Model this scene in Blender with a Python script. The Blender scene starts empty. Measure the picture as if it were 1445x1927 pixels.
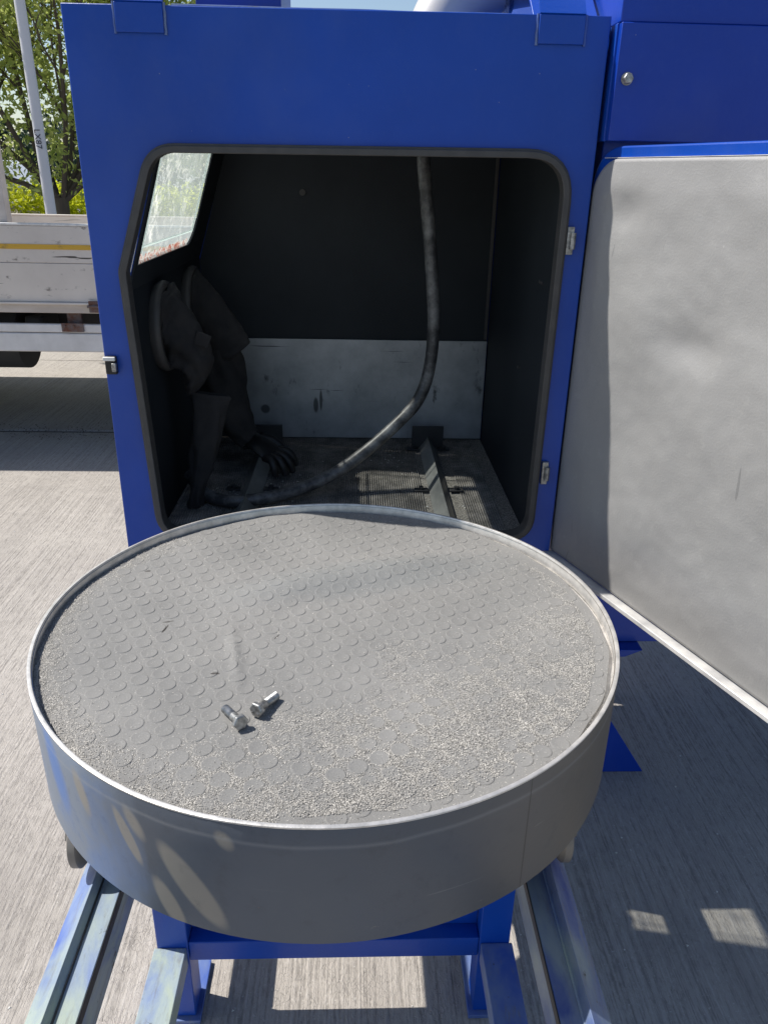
import bpy, bmesh, math, random
import numpy as np
from mathutils import Vector, Matrix, noise

random.seed(7); RNG = np.random.default_rng(11)
S = bpy.context.scene
COL = S.collection
R = math.radians

# ------------------------------------------------------------------ camera
pitch, roll, yaw = R(23.5076), R(1.2359), R(2.3619)
fw = Vector((math.sin(yaw)*math.cos(pitch), math.cos(yaw)*math.cos(pitch), -math.sin(pitch)))
rt = Vector((math.cos(yaw), -math.sin(yaw), 0)); up = rt.cross(fw)
rt2 = rt*math.cos(roll) + up*math.sin(roll); up2 = -rt*math.sin(roll) + up*math.cos(roll)
cd = bpy.data.cameras.new('camera'); cam = bpy.data.objects.new('camera', cd); COL.objects.link(cam)
m = Matrix((( rt2.x, up2.x, -fw.x), (rt2.y, up2.y, -fw.y), (rt2.z, up2.z, -fw.z))).to_4x4()
m.translation = Vector((0, 0, 1.6)); cam.matrix_world = m
cd.sensor_fit = 'VERTICAL'; cd.sensor_height = 36; cd.sensor_width = 36*767/1024; cd.lens = 36*1450/1927
cd.clip_start = .02; cd.clip_end = 2000
S.camera = cam

# ------------------------------------------------------------------ sky, sun, exposure
SUN = Vector((-.735, .19, 1.0)).normalized()          # towards the sun
elev = math.asin(SUN.z); azim = math.atan2(SUN.x, SUN.y)
w = bpy.data.worlds.new('World'); S.world = w; w.use_nodes = True
nt = w.node_tree; nt.nodes.clear()
o = nt.nodes.new('ShaderNodeOutputWorld'); bg = nt.nodes.new('ShaderNodeBackground')
sky = nt.nodes.new('ShaderNodeTexSky'); sky.sky_type = 'NISHITA'; sky.sun_disc = False
sky.sun_elevation = elev; sky.sun_rotation = azim; sky.air_density = 1.0; sky.dust_density = .9
bg.inputs['Strength'].default_value = .112
nt.links.new(sky.outputs[0], bg.inputs[0]); nt.links.new(bg.outputs[0], o.inputs[0])
sl = bpy.data.lights.new('sun', 'SUN'); sl.energy = 5.0; sl.angle = R(.53); sl.color = (1, .955, .89)
so = bpy.data.objects.new('sun', sl); COL.objects.link(so); so.rotation_euler = SUN.to_track_quat('Z', 'Y').to_euler()
S.view_settings.view_transform = 'Standard'; S.view_settings.look = 'None'
S.view_settings.exposure = .24; S.view_settings.gamma = 1; S.view_settings.use_curve_mapping = False

# ------------------------------------------------------------------ material helpers
class NB:
    def __init__(s, name, rough=.5, metal=0., base=(.5,.5,.5)):
        s.m = bpy.data.materials.new(name); s.m.use_nodes = True; s.t = s.m.node_tree
        s.b = s.t.nodes['Principled BSDF']; s.set('Roughness', rough); s.set('Metallic', metal)
        s.b.inputs['Base Color'].default_value = (*base, 1)
        s.out = s.t.nodes['Material Output']; s._tc = None
    def n(s, k): return s.t.nodes.new(k)
    def l(s, a, b): s.t.links.new(a, b)
    def set(s, k, v): s.b.inputs[k].default_value = v
    def tc(s, scale=(1,1,1), rot=(0,0,0)):
        if not s._tc: s._tc = s.n('ShaderNodeTexCoord')
        mp = s.n('ShaderNodeMapping'); mp.inputs['Scale'].default_value = scale; mp.inputs['Rotation'].default_value = rot
        s.l(s._tc.outputs['Object'], mp.inputs[0]); return mp.outputs[0]
    def noise(s, sc, detail=4, rough=.55, scale=(1,1,1), dist=0., rot=(0,0,0)):
        x = s.n('ShaderNodeTexNoise'); x.inputs['Scale'].default_value = sc; x.inputs['Detail'].default_value = detail
        x.inputs['Roughness'].default_value = rough; x.inputs['Distortion'].default_value = dist
        s.l(s.tc(scale, rot), x.inputs[0]); return x.outputs[0]
    def vor(s, sc, feature='F1', scale=(1,1,1), out=0):
        x = s.n('ShaderNodeTexVoronoi'); x.feature = feature; x.inputs['Scale'].default_value = sc
        s.l(s.tc(scale), x.inputs[0]); return x.outputs[out]
    def ramp(s, f, stops):
        x = s.n('ShaderNodeValToRGB'); e = x.color_ramp.elements
        while len(e) < len(stops): e.new(.5)
        for i, (p, c) in enumerate(stops):
            e[i].position = p; e[i].color = (*c, 1) if hasattr(c, '__len__') else (c, c, c, 1)
        s.l(f, x.inputs[0]); return x.outputs[0]
    def mix(s, f, a, b, mode='MIX'):
        x = s.n('ShaderNodeMix'); x.data_type = 'RGBA'; x.blend_type = mode
        for k, v in ((0, f), (6, a), (7, b)):
            if hasattr(v, 'links'): s.l(v, x.inputs[k])
            elif k == 0: x.inputs[0].default_value = v
            else: x.inputs[k].default_value = (*v, 1)
        return x.outputs[2]
    def math(s, op, a, b=0.):
        x = s.n('ShaderNodeMath'); x.operation = op
        for k, v in ((0, a), (1, b)):
            if hasattr(v, 'links'): s.l(v, x.inputs[k])
            else: x.inputs[k].default_value = v
        return x.outputs[0]
    def col(s, c): s.l(c, s.b.inputs['Base Color'])
    def rgh(s, c): s.l(c, s.b.inputs['Roughness'])
    def bump(s, h, dist=.001, strength=1., chain=True):
        x = s.n('ShaderNodeBump'); x.inputs['Distance'].default_value = dist; x.inputs['Strength'].default_value = strength
        s.l(h, x.inputs['Height'])
        if s.b.inputs['Normal'].links: s.l(s.b.inputs['Normal'].links[0].from_socket, x.inputs['Normal'])
        s.l(x.outputs[0], s.b.inputs['Normal'])
    def ell(s, c, a, la, b, lb, soft=.25):
        """elliptic mask of a patch: centre c, axes a and b with half lengths"""
        sub = s.n('ShaderNodeVectorMath'); sub.operation = 'SUBTRACT'; s.l(s.tc(), sub.inputs[0]); sub.inputs[1].default_value = c
        sq = []
        for v, L in ((a, la), (b, lb)):
            d = s.n('ShaderNodeVectorMath'); d.operation = 'DOT_PRODUCT'; s.l(sub.outputs[0], d.inputs[0])
            d.inputs[1].default_value = Vector(v).normalized()/L
            sq.append(s.math('MULTIPLY', d.outputs['Value'], d.outputs['Value']))
        r2 = s.math('ADD', sq[0], sq[1])
        mr = s.n('ShaderNodeMapRange'); mr.interpolation_type = 'SMOOTHSTEP'
        mr.inputs[1].default_value = 1-soft; mr.inputs[2].default_value = 1+soft; mr.inputs[3].default_value = 1; mr.inputs[4].default_value = 0
        s.l(r2, mr.inputs[0]); return mr.outputs[0]

def blue_paint(name, worn=0., base=(.0005,.050,.34)):
    b = NB(name, .38); b.set('Specular IOR Level', .35); b.set('Coat Weight', .12); b.set('Coat Roughness', .18)
    c = b.mix(b.ramp(b.noise(3, 3), [(.35,0),(.7,1)]), base, tuple(x*1.25+.004 for x in base))
    c = b.mix(b.math('MULTIPLY', b.ramp(b.noise(60, 6, .7), [(.52,0),(.75,1)]), .07), c, (.08,.14,.38))
    c = b.mix(b.math('MULTIPLY', b.ramp(b.noise(2.4, 6, .65, (1,1,.6)), [(.48,0),(.75,1)]), .16), c, (.16,.20,.30))
    c = b.mix(b.math('MULTIPLY', b.ramp(b.noise(16, 2, .5, (.3,1,5), 1.2), [(.765,0),(.78,1)]), .3), c, (.25,.32,.5))
    c = b.mix(b.ramp(b.vor(26), [(.012,.7),(.03,0)]), c, (.30,.30,.32))
    if worn:
        n1 = b.ramp(b.noise(9, 6, .62, (1,.45,1), .5), [(.34,0),(.62,1)])
        n2 = b.ramp(b.noise(13, 5, .6, (1,.5,1), .8), [(.40,0),(.66,1)])
        c = b.mix(b.math('MULTIPLY', n1, worn), c, (.30,.37,.43))
        c = b.mix(b.math('MULTIPLY', n2, worn*.8), c, (.40,.46,.31))
        c = b.mix(b.ramp(b.noise(35, 4, .6), [(.66,0),(.72,1)]), c, (.05,.045,.04))
        c = b.mix(b.math('MULTIPLY', b.ramp(b.noise(70,6,.75,(1,.2,1)), [(.54,0),(.68,1)]), .6), c, (.16,.16,.155))
        b.set('Roughness', .5)
    b.col(c); b.bump(b.noise(180, 3), .0003); b.bump(b.noise(6, 2), .004, .25)
    return b.m
M = {}
M['blue'] = blue_paint('blue_gloss_paint')
M['blue_deep'] = blue_paint('blue_panel_paint', 0, (.001,.036,.32))
M['blue_worn'] = blue_paint('worn_blue_paint', .85)
M['blue_scuffed'] = blue_paint('scuffed_blue_paint', .35)
M['blue_rubbed'] = blue_paint('rubbed_blue_rail_paint', .5, (.001,.03,.20))

b = NB('black_rubber_lining', .65); b.col(b.mix(b.ramp(b.noise(5,5), [(.35,0),(.7,1)]), (.006,.010,.015), (.013,.018,.024)))
b.bump(b.noise(400,2), .0003); M['lining'] = b.m
b = NB('seal_rubber', .55); b.col(b.mix(b.noise(30,4), (.035,.035,.036), (.085,.08,.075))); M['seal'] = b.m
b = NB('black_rubber', .5, base=(.012,.012,.013)); b.bump(b.noise(200,3), .0004); M['black'] = b.m
b = NB('hose_rubber', .42); b.col(b.mix(b.ramp(b.noise(22,6,.7,(1,1,1)), [(.42,0),(.7,1)]), (.04,.041,.043), (.23,.23,.225))); b.bump(b.noise(90,4), .0005); M['hose'] = b.m
b = NB('dusty_sleeve_cloth', .95); b.col(b.mix(b.ramp(b.noise(9,6,.6), [(.35,0),(.7,1)]), (.014,.014,.016), (.042,.039,.038))); b.bump(b.noise(60,5), .002, .6); b.bump(b.noise(900,2), .0003); M['cloth'] = b.m
# dusty grey lining of the door
b = NB('dusty_door_lining', .62); b.set('Specular IOR Level', 1.)
c = b.mix(b.ramp(b.noise(2.2,4,.5), [(.3,0),(.75,1)]), (.25,.248,.243), (.272,.268,.262))
c = b.mix(b.math('MULTIPLY', b.ramp(b.noise(5,6,.6,(1,1,.6)), [(.50,0),(.75,1)]), .12), c, (.17,.17,.175))
c = b.mix(b.ramp(b.vor(9), [(.012,1),(.03,0)]), c, (.50,.49,.47))
c = b.mix(b.math('MULTIPLY', b.ramp(b.noise(13,2,.4,(1.2,1.2,.25),2.), [(.735,0),(.75,1)]), .5), c, (.12,.12,.12))
c = b.mix(b.math('MULTIPLY', b.ramp(b.noise(45,6,.75), [(.56,0),(.70,1)]), .3), c, (.36,.355,.34))
b.col(c); b.bump(b.noise(45,6,.7), .0006, .5); b.bump(b.noise(260,4,.6), .0006, .7); M['liner'] = b.m
b = NB('pale_lip_metal', .38, .25); b.col(b.mix(b.ramp(b.noise(24,5,.6), [(.4,0),(.75,1)]), (.72,.71,.68), (.45,.45,.45))); M['lip'] = b.m
# bare plate at the back of the cabinet
b = NB('scuffed_steel_plate', .42, .35)
c = b.mix(b.ramp(b.noise(7,6,.65), [(.3,0),(.72,1)]), (.30,.315,.33), (.56,.575,.59))
c = b.mix(b.ramp(b.noise(16,6,.7,(1,1,.45)), [(.60,0),(.70,1)]), c, (.055,.06,.065))
for cc, la, lb in (((-.262,2.19,.972),.013,.013), ((-.115,2.19,.985),.007,.022), ((-.10,2.19,1.0),.004,.03)):
    c = b.mix(b.math('MULTIPLY', b.ell(cc,(1,0,0),la,(0,0,1),lb,.5), .8), c, (.035,.037,.04))
c = b.mix(b.ramp(b.noise(9,3,.5,(.35,1,14)), [(.70,0),(.73,1)]), c, (.08,.085,.09))
b.col(c); b.bump(b.noise(120,3), .0003); M['plate'] = b.m
b = NB('ribbed_floor_rubber', .8); b.col(b.mix(b.ramp(b.noise(18,6,.65), [(.4,0),(.7,1)]), (.10,.095,.088), (.38,.355,.32))); b.bump(b.noise(500,2), .0006); M['ribs'] = b.m
b = NB('floor_grit_bed', .95); b.col(b.mix(b.ramp(b.noise(420,2,.7), [(.4,0),(.62,1)]), (.07,.066,.062), (.42,.40,.36))); b.bump(b.noise(420,3,.7), .0025); M['gritbed'] = b.m
b = NB('bare_angle_steel', .4, .5); b.col(b.mix(b.ramp(b.noise(12,6,.65,(1,.4,1)), [(.35,0),(.7,1)]), (.17,.18,.18), (.42,.43,.41))); b.bump(b.noise(90,4), .0005); M['steel'] = b.m
b = NB('dark_steel', .5, .5, (.06,.06,.062)); b.bump(b.noise(90,4), .0006); M['dark'] = b.m
b = NB('zinc_plated_steel', .42, .8); b.col(b.mix(b.ramp(b.noise(180,4), [(.35,0),(.65,1)]), (.46,.46,.45), (.22,.22,.215))); b.bump(b.noise(300,2), .0003); M['zinc'] = b.m
# turntable mat
b = NB('dusty_studded_mat', .82)
c = b.mix(b.ramp(b.noise(4,5,.55), [(.32,0),(.72,1)]), (.185,.183,.176), (.25,.244,.232))
c = b.mix(b.math('MULTIPLY', b.ell((.02,1.12,.99),(1,.25,0),.22,(-.25,1,0),.055,.9), .4), c, (.150,.165,.170))  # bluish ellipse paints the shade on the buckle's slope
c = b.mix(b.ramp(b.noise(420,3,.7), [(.60,0),(.72,1)]), c, (.38,.37,.35))
c = b.mix(b.math('MULTIPLY', b.ramp(b.noise(13,6,.65), [(.55,0),(.72,1)]), .3), c, (.16,.155,.15))
for cc, a, la, lb in (((-.341,1.14,.99),(1,.3,0),.005,.003),((-.273,.984,.99),(1,.25,0),.008,.0016),((-.273,.965,.99),(.2,1,0),.012,.0015),((-.183,.854,.99),(1,.1,0),.006,.0022),((-.11,.941,.99),(.5,1,0),.007,.0012)):
    c = b.mix(b.math('MULTIPLY', b.ell(cc,a,la,(-a[1],a[0],0),lb,.4), .85), c, (.04,.035,.03))
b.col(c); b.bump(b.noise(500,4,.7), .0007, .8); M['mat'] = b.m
b = NB('abrasive_grains', .55); b.col(b.ramp(b.noise(700,1,.5), [(.34,(.11,.105,.095)),(.47,(.285,.275,.255)),(.63,(.60,.575,.53))])); M['grain'] = b.m
b = NB('pale_flake', .6, base=(.75,.74,.70)); M['flake'] = b.m
# drum side
b = NB('worn_drum_paint_with_light', .42, .15)
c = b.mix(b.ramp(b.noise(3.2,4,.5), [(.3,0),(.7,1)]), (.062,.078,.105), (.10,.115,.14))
gx = b.n('ShaderNodeSeparateXYZ'); b.l(b.tc(), gx.inputs[0])  # broad side-to-side tones below paint in reflections and grazing light
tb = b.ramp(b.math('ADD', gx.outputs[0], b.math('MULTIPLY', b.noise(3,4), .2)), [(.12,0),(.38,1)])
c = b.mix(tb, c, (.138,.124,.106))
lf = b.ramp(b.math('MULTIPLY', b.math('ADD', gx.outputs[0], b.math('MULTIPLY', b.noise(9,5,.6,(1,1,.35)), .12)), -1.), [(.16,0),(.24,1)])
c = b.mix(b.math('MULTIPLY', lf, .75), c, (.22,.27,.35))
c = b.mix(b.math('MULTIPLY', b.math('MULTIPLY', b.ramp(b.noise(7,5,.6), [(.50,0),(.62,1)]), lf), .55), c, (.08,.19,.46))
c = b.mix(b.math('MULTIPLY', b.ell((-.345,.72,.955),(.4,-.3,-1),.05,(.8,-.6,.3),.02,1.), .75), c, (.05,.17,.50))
P = (.27,.25,.215)  # colour of the reflected sunlight spots painted on the drum
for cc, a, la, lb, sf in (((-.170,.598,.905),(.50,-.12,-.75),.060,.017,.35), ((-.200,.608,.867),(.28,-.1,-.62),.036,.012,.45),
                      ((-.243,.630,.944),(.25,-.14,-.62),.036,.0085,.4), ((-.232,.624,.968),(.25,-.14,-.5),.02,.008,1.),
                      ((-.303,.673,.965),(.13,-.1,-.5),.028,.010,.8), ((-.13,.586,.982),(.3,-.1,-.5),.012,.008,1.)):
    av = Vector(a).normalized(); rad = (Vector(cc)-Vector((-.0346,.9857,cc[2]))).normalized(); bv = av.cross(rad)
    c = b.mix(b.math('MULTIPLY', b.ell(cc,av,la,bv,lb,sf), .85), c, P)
c = b.mix(b.ramp(b.noise(8,7,.75,(1,1,3)), [(.68,0),(.74,1)]), c, (.24,.22,.19))
c = b.mix(b.math('MULTIPLY', b.ramp(b.noise(28,6,.75), [(.55,0),(.72,1)]), .35), c, (.05,.055,.065))
c = b.mix(b.math('MULTIPLY', b.ramp(b.noise(20,2,.5,(.25,.25,6),1.), [(.73,0),(.75,1)]), .22), c, (.34,.34,.33))
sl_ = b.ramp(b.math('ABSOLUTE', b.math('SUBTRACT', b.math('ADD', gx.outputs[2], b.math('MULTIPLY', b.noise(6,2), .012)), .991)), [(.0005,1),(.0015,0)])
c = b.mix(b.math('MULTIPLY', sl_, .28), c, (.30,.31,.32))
c = b.mix(b.ramp(b.vor(30), [(.02,.8),(.05,0)]), c, (.20,.13,.08))
c = b.mix(b.math('MULTIPLY', b.ell((.1935,.643,.92),(.05,.03,1),.11,(1,.3,0),.0011,.3), .7), c, (.05,.045,.04))
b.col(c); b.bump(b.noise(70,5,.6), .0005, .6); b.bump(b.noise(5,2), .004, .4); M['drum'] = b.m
b = NB('worn_rim_steel', .36, .5); b.col(b.mix(b.ramp(b.noise(40,6,.65), [(.35,0),(.7,1)]), (.74,.71,.67), (.46,.45,.43))); b.bump(b.noise(90,4), .0006); M['rim'] = b.m
b = NB('wheel_steel', .5, .4); b.col(b.mix(b.noise(30,5), (.16,.14,.12), (.30,.28,.25))); M['wheel'] = b.m
b = NB('rusty_plate', .8); b.col(b.mix(b.ramp(b.noise(30,6,.7), [(.4,0),(.65,1)]), (.16,.13,.12), (.14,.05,.025))); M['rust'] = b.m
b = NB('grey_duct_paint', .45); b.col(b.mix(b.noise(6,4), (.52,.50,.47), (.62,.60,.56))); M['duct'] = b.m
# concrete
b = NB('brushed_concrete', .9)
c = b.mix(b.ramp(b.noise(1.1,5,.55), [(.3,0),(.7,1)]), (.38,.347,.308), (.44,.405,.36))
st = b.math('ADD', b.math('MULTIPLY', b.noise(150,3,.55,(1,.008,1),0), .50), b.math('MULTIPLY', b.noise(110,6,.72,(1,.24,1),.3), .50))
c = b.mix(b.ramp(st, [(.40,1),(.50,0)]), c, (.26,.238,.212))
c = b.mix(b.ramp(st, [(.54,0),(.62,.6)]), c, (.52,.485,.44))
wv_ = b.n('ShaderNodeTexVoronoi'); wv_.feature = 'DISTANCE_TO_EDGE'; wv_.inputs['Scale'].default_value = 135
wm_ = b.n('ShaderNodeVectorMath'); wm_.operation = 'ADD'; b.l(b.tc((1,.45,1)), wm_.inputs[0])
wn_ = b.n('ShaderNodeTexNoise'); wn_.inputs['Scale'].default_value = 60; b.l(b.tc(), wn_.inputs[0])
ws_ = b.n('ShaderNodeVectorMath'); ws_.operation = 'SCALE'; ws_.inputs['Scale'].default_value = .010; b.l(wn_.outputs[1], ws_.inputs[0]); b.l(ws_.outputs[0], wm_.inputs[1]); b.l(wm_.outputs[0], wv_.inputs[0])
cr = b.ramp(wv_.outputs[0], [(.0,1),(.07,0)])
crm = b.math('MULTIPLY', cr, b.ramp(b.noise(14,5,.6), [(.40,.15),(.62,1)]))
c = b.mix(b.math('MULTIPLY', crm, .32), c, (.20,.18,.165))
c = b.mix(b.ramp(b.noise(120,4,.7), [(.60,0),(.68,1)]), c, (.52,.49,.44))
c = b.mix(b.math('MULTIPLY', b.ramp(b.noise(2.6,6,.6,(1,.5,1)), [(.50,0),(.70,1)]), .5), c, (.27,.245,.22))
c = b.mix(b.math('MULTIPLY', b.ramp(b.noise(.8,4,.6), [(.55,0),(.68,1)]), .3), c, (.24,.22,.20))
c = b.mix(b.ramp(b.noise(30,5,.7), [(.70,0),(.74,1)]), c, (.14,.12,.10))
b.col(c); b.bump(st, .0058, 1.); b.bump(b.noise(140,5,.7), .0016, .7); b.bump(crm, -.002, .6); M['concrete'] = b.m
b = NB('dirt_filled_joint', .95); b.col(b.mix(b.noise(40,5), (.055,.05,.045), (.13,.115,.10))); M['joint'] = b.m
b = NB('far_tarmac', .9); b.col(b.mix(b.noise(3,6), (.16,.155,.15), (.24,.235,.225))); M['tarmac'] = b.m
# truck
b = NB('scuffed_truck_aluminium', .5, .2)
c = b.mix(b.ramp(b.noise(2.5,5,.6), [(.3,0),(.7,1)]), (.56,.505,.45), (.70,.64,.57))
c = b.mix(b.ramp(b.noise(14,7,.7,(.6,1,1.4)), [(.60,0),(.68,1)]), c, (.22,.19,.165))
c = b.mix(b.ramp(b.noise(11,2,.5,(.18,1,2.2),1.5), [(.705,0),(.72,1)]), c, (.08,.07,.06))
b.col(c); b.bump(b.noise(30,4), .001, .5); M['alu'] = b.m
b = NB('white_guard_rail_paint', .5); b.col(b.mix(b.ramp(b.noise(6,5,.6), [(.4,0),(.75,1)]), (.74,.72,.69), (.58,.56,.53))); M['white'] = b.m
b = NB('yellow_reflective_tape', .35); b.col(b.mix(b.ramp(b.noise(20,6,.7,(.4,1,1.5)), [(.56,0),(.64,1)]), (.62,.36,.03), (.35,.22,.05))); M['tape'] = b.m
b = NB('chassis_black', .7); b.col(b.mix(b.noise(8,4), (.018,.018,.02), (.05,.048,.045))); M['chassis'] = b.m
b = NB('rail_top_primer', .5); b.col(b.mix(b.ramp(b.noise(10,5,.6,(.4,1,1)), [(.4,0),(.7,1)]), (.50,.44,.38), (.62,.56,.5))); M['bed'] = b.m
# plants
def leafmat(name, a, c_, tr=.35):
    b = NB(name, .5); oi = b.n('ShaderNodeTexNoise'); oi.inputs['Scale'].default_value = 3.5; oi.inputs['Detail'].default_value = 5
    b.l(b.tc(), oi.inputs[0]); cc = b.mix(b.ramp(oi.outputs[0], [(.35,0),(.65,1)]), a, c_); b.col(cc)
    t = b.n('ShaderNodeBsdfTranslucent'); b.l(cc, t.inputs[0]); mx = b.n('ShaderNodeMixShader'); mx.inputs[0].default_value = tr
    b.l(b.b.outputs[0], mx.inputs[1]); b.l(t.outputs[0], mx.inputs[2]); b.l(mx.outputs[0], b.out.inputs[0]); return b.m
M['leaf'] = leafmat('tree_leaves', (.34,.43,.10), (.60,.64,.22), .6)
M['hedge'] = leafmat('golden_hedge_leaves', (.38,.44,.02), (.72,.74,.05), .6)
M['shrub'] = leafmat('dry_shrub_leaves', (.20,.20,.10), (.42,.38,.26), .3)
M['darkleaf'] = leafmat('dark_evergreen_leaves', (.02,.045,.028), (.05,.085,.05), .2)
b = NB('tree_bark', .9); b.col(b.mix(b.noise(14,5,.6,(1,1,.3)), (.075,.058,.048), (.15,.12,.10))); b.bump(b.noise(30,5,.6,(1,1,.3)), .02); M['bark'] = b.m
b = NB('pole_paint', .45); b.col(b.mix(b.noise(4,4,.5,(1,1,.3)), (.66,.66,.70), (.56,.56,.60))); M['pole'] = b.m
b = NB('white_car_paint', .25, base=(.8,.8,.8)); M['car'] = b.m
b = NB('dark_car_glass', .05, base=(.02,.025,.03)); M['carglass'] = b.m
b = NB('marker_ink', .7, base=(.03,.03,.05)); M['ink'] = b.m
# scratched window
b = NB('sandblasted_window_glass', .3)
st = b.ramp(b.noise(95,4,.7,(1,.30,.10)), [(.52,0),(.66,1)])
st = b.math('MULTIPLY', st, b.ramp(b.noise(5,3,.5,(1,1,.2)), [(.38,0),(.6,1)]))
fr = b.ramp(b.noise(6,5,.6), [(.3,.50),(.7,.72)])
tp = b.n('ShaderNodeBsdfTransparent'); tp.inputs[0].default_value = (.965,.99,.98,1)
tl = b.n('ShaderNodeBsdfTranslucent'); tl.inputs[0].default_value = (.48,.52,.50,1)
df = b.n('ShaderNodeBsdfTranslucent'); df.inputs[0].default_value = (.95,.93,.86,1)
m1 = b.n('ShaderNodeMixShader'); m2 = b.n('ShaderNodeMixShader')
b.l(b.math('MULTIPLY', fr, .46), m1.inputs[0]); b.l(tp.outputs[0], m1.inputs[1]); b.l(tl.outputs[0], m1.inputs[2])
b.l(b.math('MULTIPLY', st, .45), m2.inputs[0]); b.l(m1.outputs[0], m2.inputs[1]); b.l(df.outputs[0], m2.inputs[2]); b.l(m2.outputs[0], b.out.inputs[0]); M['glass'] = b.m
b = NB('peeling_sealant', .7); b.col(b.ramp(b.noise(70,5,.7), [(.46,(.85,.80,.76)),(.54,(.75,.45,.38)),(.62,(.50,.12,.08))]))
t_n = b.n('ShaderNodeBsdfTranslucent'); b.l(b.b.inputs['Base Color'].links[0].from_socket, t_n.inputs[0]); mx_ = b.n('ShaderNodeMixShader'); mx_.inputs[0].default_value = .6; b.l(b.b.outputs[0], mx_.inputs[1]); b.l(t_n.outputs[0], mx_.inputs[2]); b.l(mx_.outputs[0], b.out.inputs[0])
b.bump(b.noise(90,4), .003); M['sealant'] = b.m

b = NB('clear_gasket', .5); t_n = b.n('ShaderNodeBsdfTranslucent'); t_n.inputs[0].default_value = (.85,.9,.88,1); b.l(t_n.outputs[0], b.out.inputs[0]); M['gasket'] = b.m

# ------------------------------------------------------------------ object helpers
def link(name, me, mat, parent=None, smooth=False):
    ob = bpy.data.objects.new(name, me); COL.objects.link(ob)
    if mat: me.materials.append(mat)
    if smooth: me.shade_smooth()
    if parent: adopt(ob, parent)
    return ob
def adopt(ob, parent):
    ob.parent = parent
    mw = Matrix.Identity(4); p = parent
    loc = Vector()
    while p: loc += p.location if p.type == 'EMPTY' else Vector(); p = p.parent
    ob.matrix_parent_inverse = Matrix.Translation(-loc) if parent.type == 'EMPTY' else Matrix.Identity(4)
def thing(name, loc, label, cat, group=None):
    e = bpy.data.objects.new(name, None); COL.objects.link(e); e.location = loc; e.empty_display_size = .1
    e['label'] = label; e['category'] = cat
    if group: e['group'] = group
    return e
def tag(ob, label=None, cat=None, kind=None, group=None):
    for k, v in (('label', label), ('category', cat), ('kind', kind), ('group', group)):
        if v: ob[k] = v
    return ob
def from_bm(name, bm, mat, parent=None, smooth=False, bev=0., seg=2):
    me = bpy.data.meshes.new(name); bm.normal_update(); bm.to_mesh(me); bm.free()
    ob = link(name, me, mat, parent, smooth)
    if bev:
        md = ob.modifiers.new('bevel', 'BEVEL'); md.width = bev; md.segments = seg; md.limit_method = 'ANGLE'; md.angle_limit = R(35)
        me.shade_smooth(); me.set_sharp_from_angle(angle=R(35))
    return ob
def add_box(bm, x0, x1, y0, y1, z0, z1, fr=None):
    """fr = (origin, ax, ay, az) optional frame"""
    vs = []
    for z in (z0, z1):
        for x, y in ((x0,y0),(x1,y0),(x1,y1),(x0,y1)):
            p = Vector((x,y,z))
            if fr: p = fr[0] + fr[1]*x + fr[2]*y + fr[3]*z
            vs.append(bm.verts.new(p))
    f = [(3,2,1,0),(4,5,6,7),(0,1,5,4),(1,2,6,5),(2,3,7,6),(3,0,4,7)]
    flip = fr and fr[1].cross(fr[2]).dot(fr[3]) < 0
    for q in f: bm.faces.new([vs[i] for i in (reversed(q) if flip else q)])
def box(name, x0, x1, y0, y1, z0, z1, mat, parent=None, bev=.0015, fr=None):
    bm = bmesh.new(); add_box(bm, x0, x1, y0, y1, z0, z1, fr); return from_bm(name, bm, mat, parent, bev=bev)
def add_tube(bm, pts, rad, n=16, cap=True):
    pts = [Vector(p) for p in pts]; rr = rad if hasattr(rad, '__len__') else [rad]*len(pts)
    t0 = (pts[1]-pts[0]).normalized(); ref = Vector((0,0,1)) if abs(t0.z) < .9 else Vector((1,0,0))
    a = t0.cross(ref).normalized(); rings = []
    for i, p in enumerate(pts):
        t = (pts[min(i+1,len(pts)-1)] - pts[max(i-1,0)]).normalized()
        a = (a - t*a.dot(t)).normalized(); bb = t.cross(a)
        rings.append([bm.verts.new(p + (a*math.cos(2*math.pi*k/n) + bb*math.sin(2*math.pi*k/n))*rr[i]) for k in range(n)])
    for r0, r1 in zip(rings, rings[1:]):
        for k in range(n): bm.faces.new((r0[k], r0[(k+1)%n], r1[(k+1)%n], r1[k]))
    if cap: bm.faces.new(reversed(rings[0])); bm.faces.new(rings[-1])
def tube(name, pts, rad, mat, parent=None, n=16, smooth=True, cap=True):
    bm = bmesh.new(); add_tube(bm, pts, rad, n, cap); ob = from_bm(name, bm, mat, parent)
    if smooth: ob.data.shade_smooth(); ob.data.set_sharp_from_angle(angle=R(40))
    return ob
def spline(P, n=10):
    P = [Vector(p) for p in P]; out = []
    for i in range(len(P)-1):
        p0, p1, p2, p3 = P[max(i-1,0)], P[i], P[i+1], P[min(i+2,len(P)-1)]
        for k in range(n):
            t = k/n; out.append(.5*((2*p1)+(p2-p0)*t+(2*p0-5*p1+4*p2-p3)*t*t+(3*p1-p0-3*p2+p3)*t**3))
    return out+[P[-1]]
def prism(name, outline, y0, y1, mat, parent=None, bev=.0015):
    """outline in XZ extruded along Y"""
    bm = bmesh.new(); a = [bm.verts.new((x,y0,z)) for x,z in outline]; c = [bm.verts.new((x,y1,z)) for x,z in outline]
    bm.faces.new(a); bm.faces.new(list(reversed(c))); n = len(a)
    for i in range(n): bm.faces.new((a[i], c[i], c[(i+1)%n], a[(i+1)%n]))
    bmesh.ops.recalc_face_normals(bm, faces=bm.faces); return from_bm(name, bm, mat, parent, bev=bev)
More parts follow.
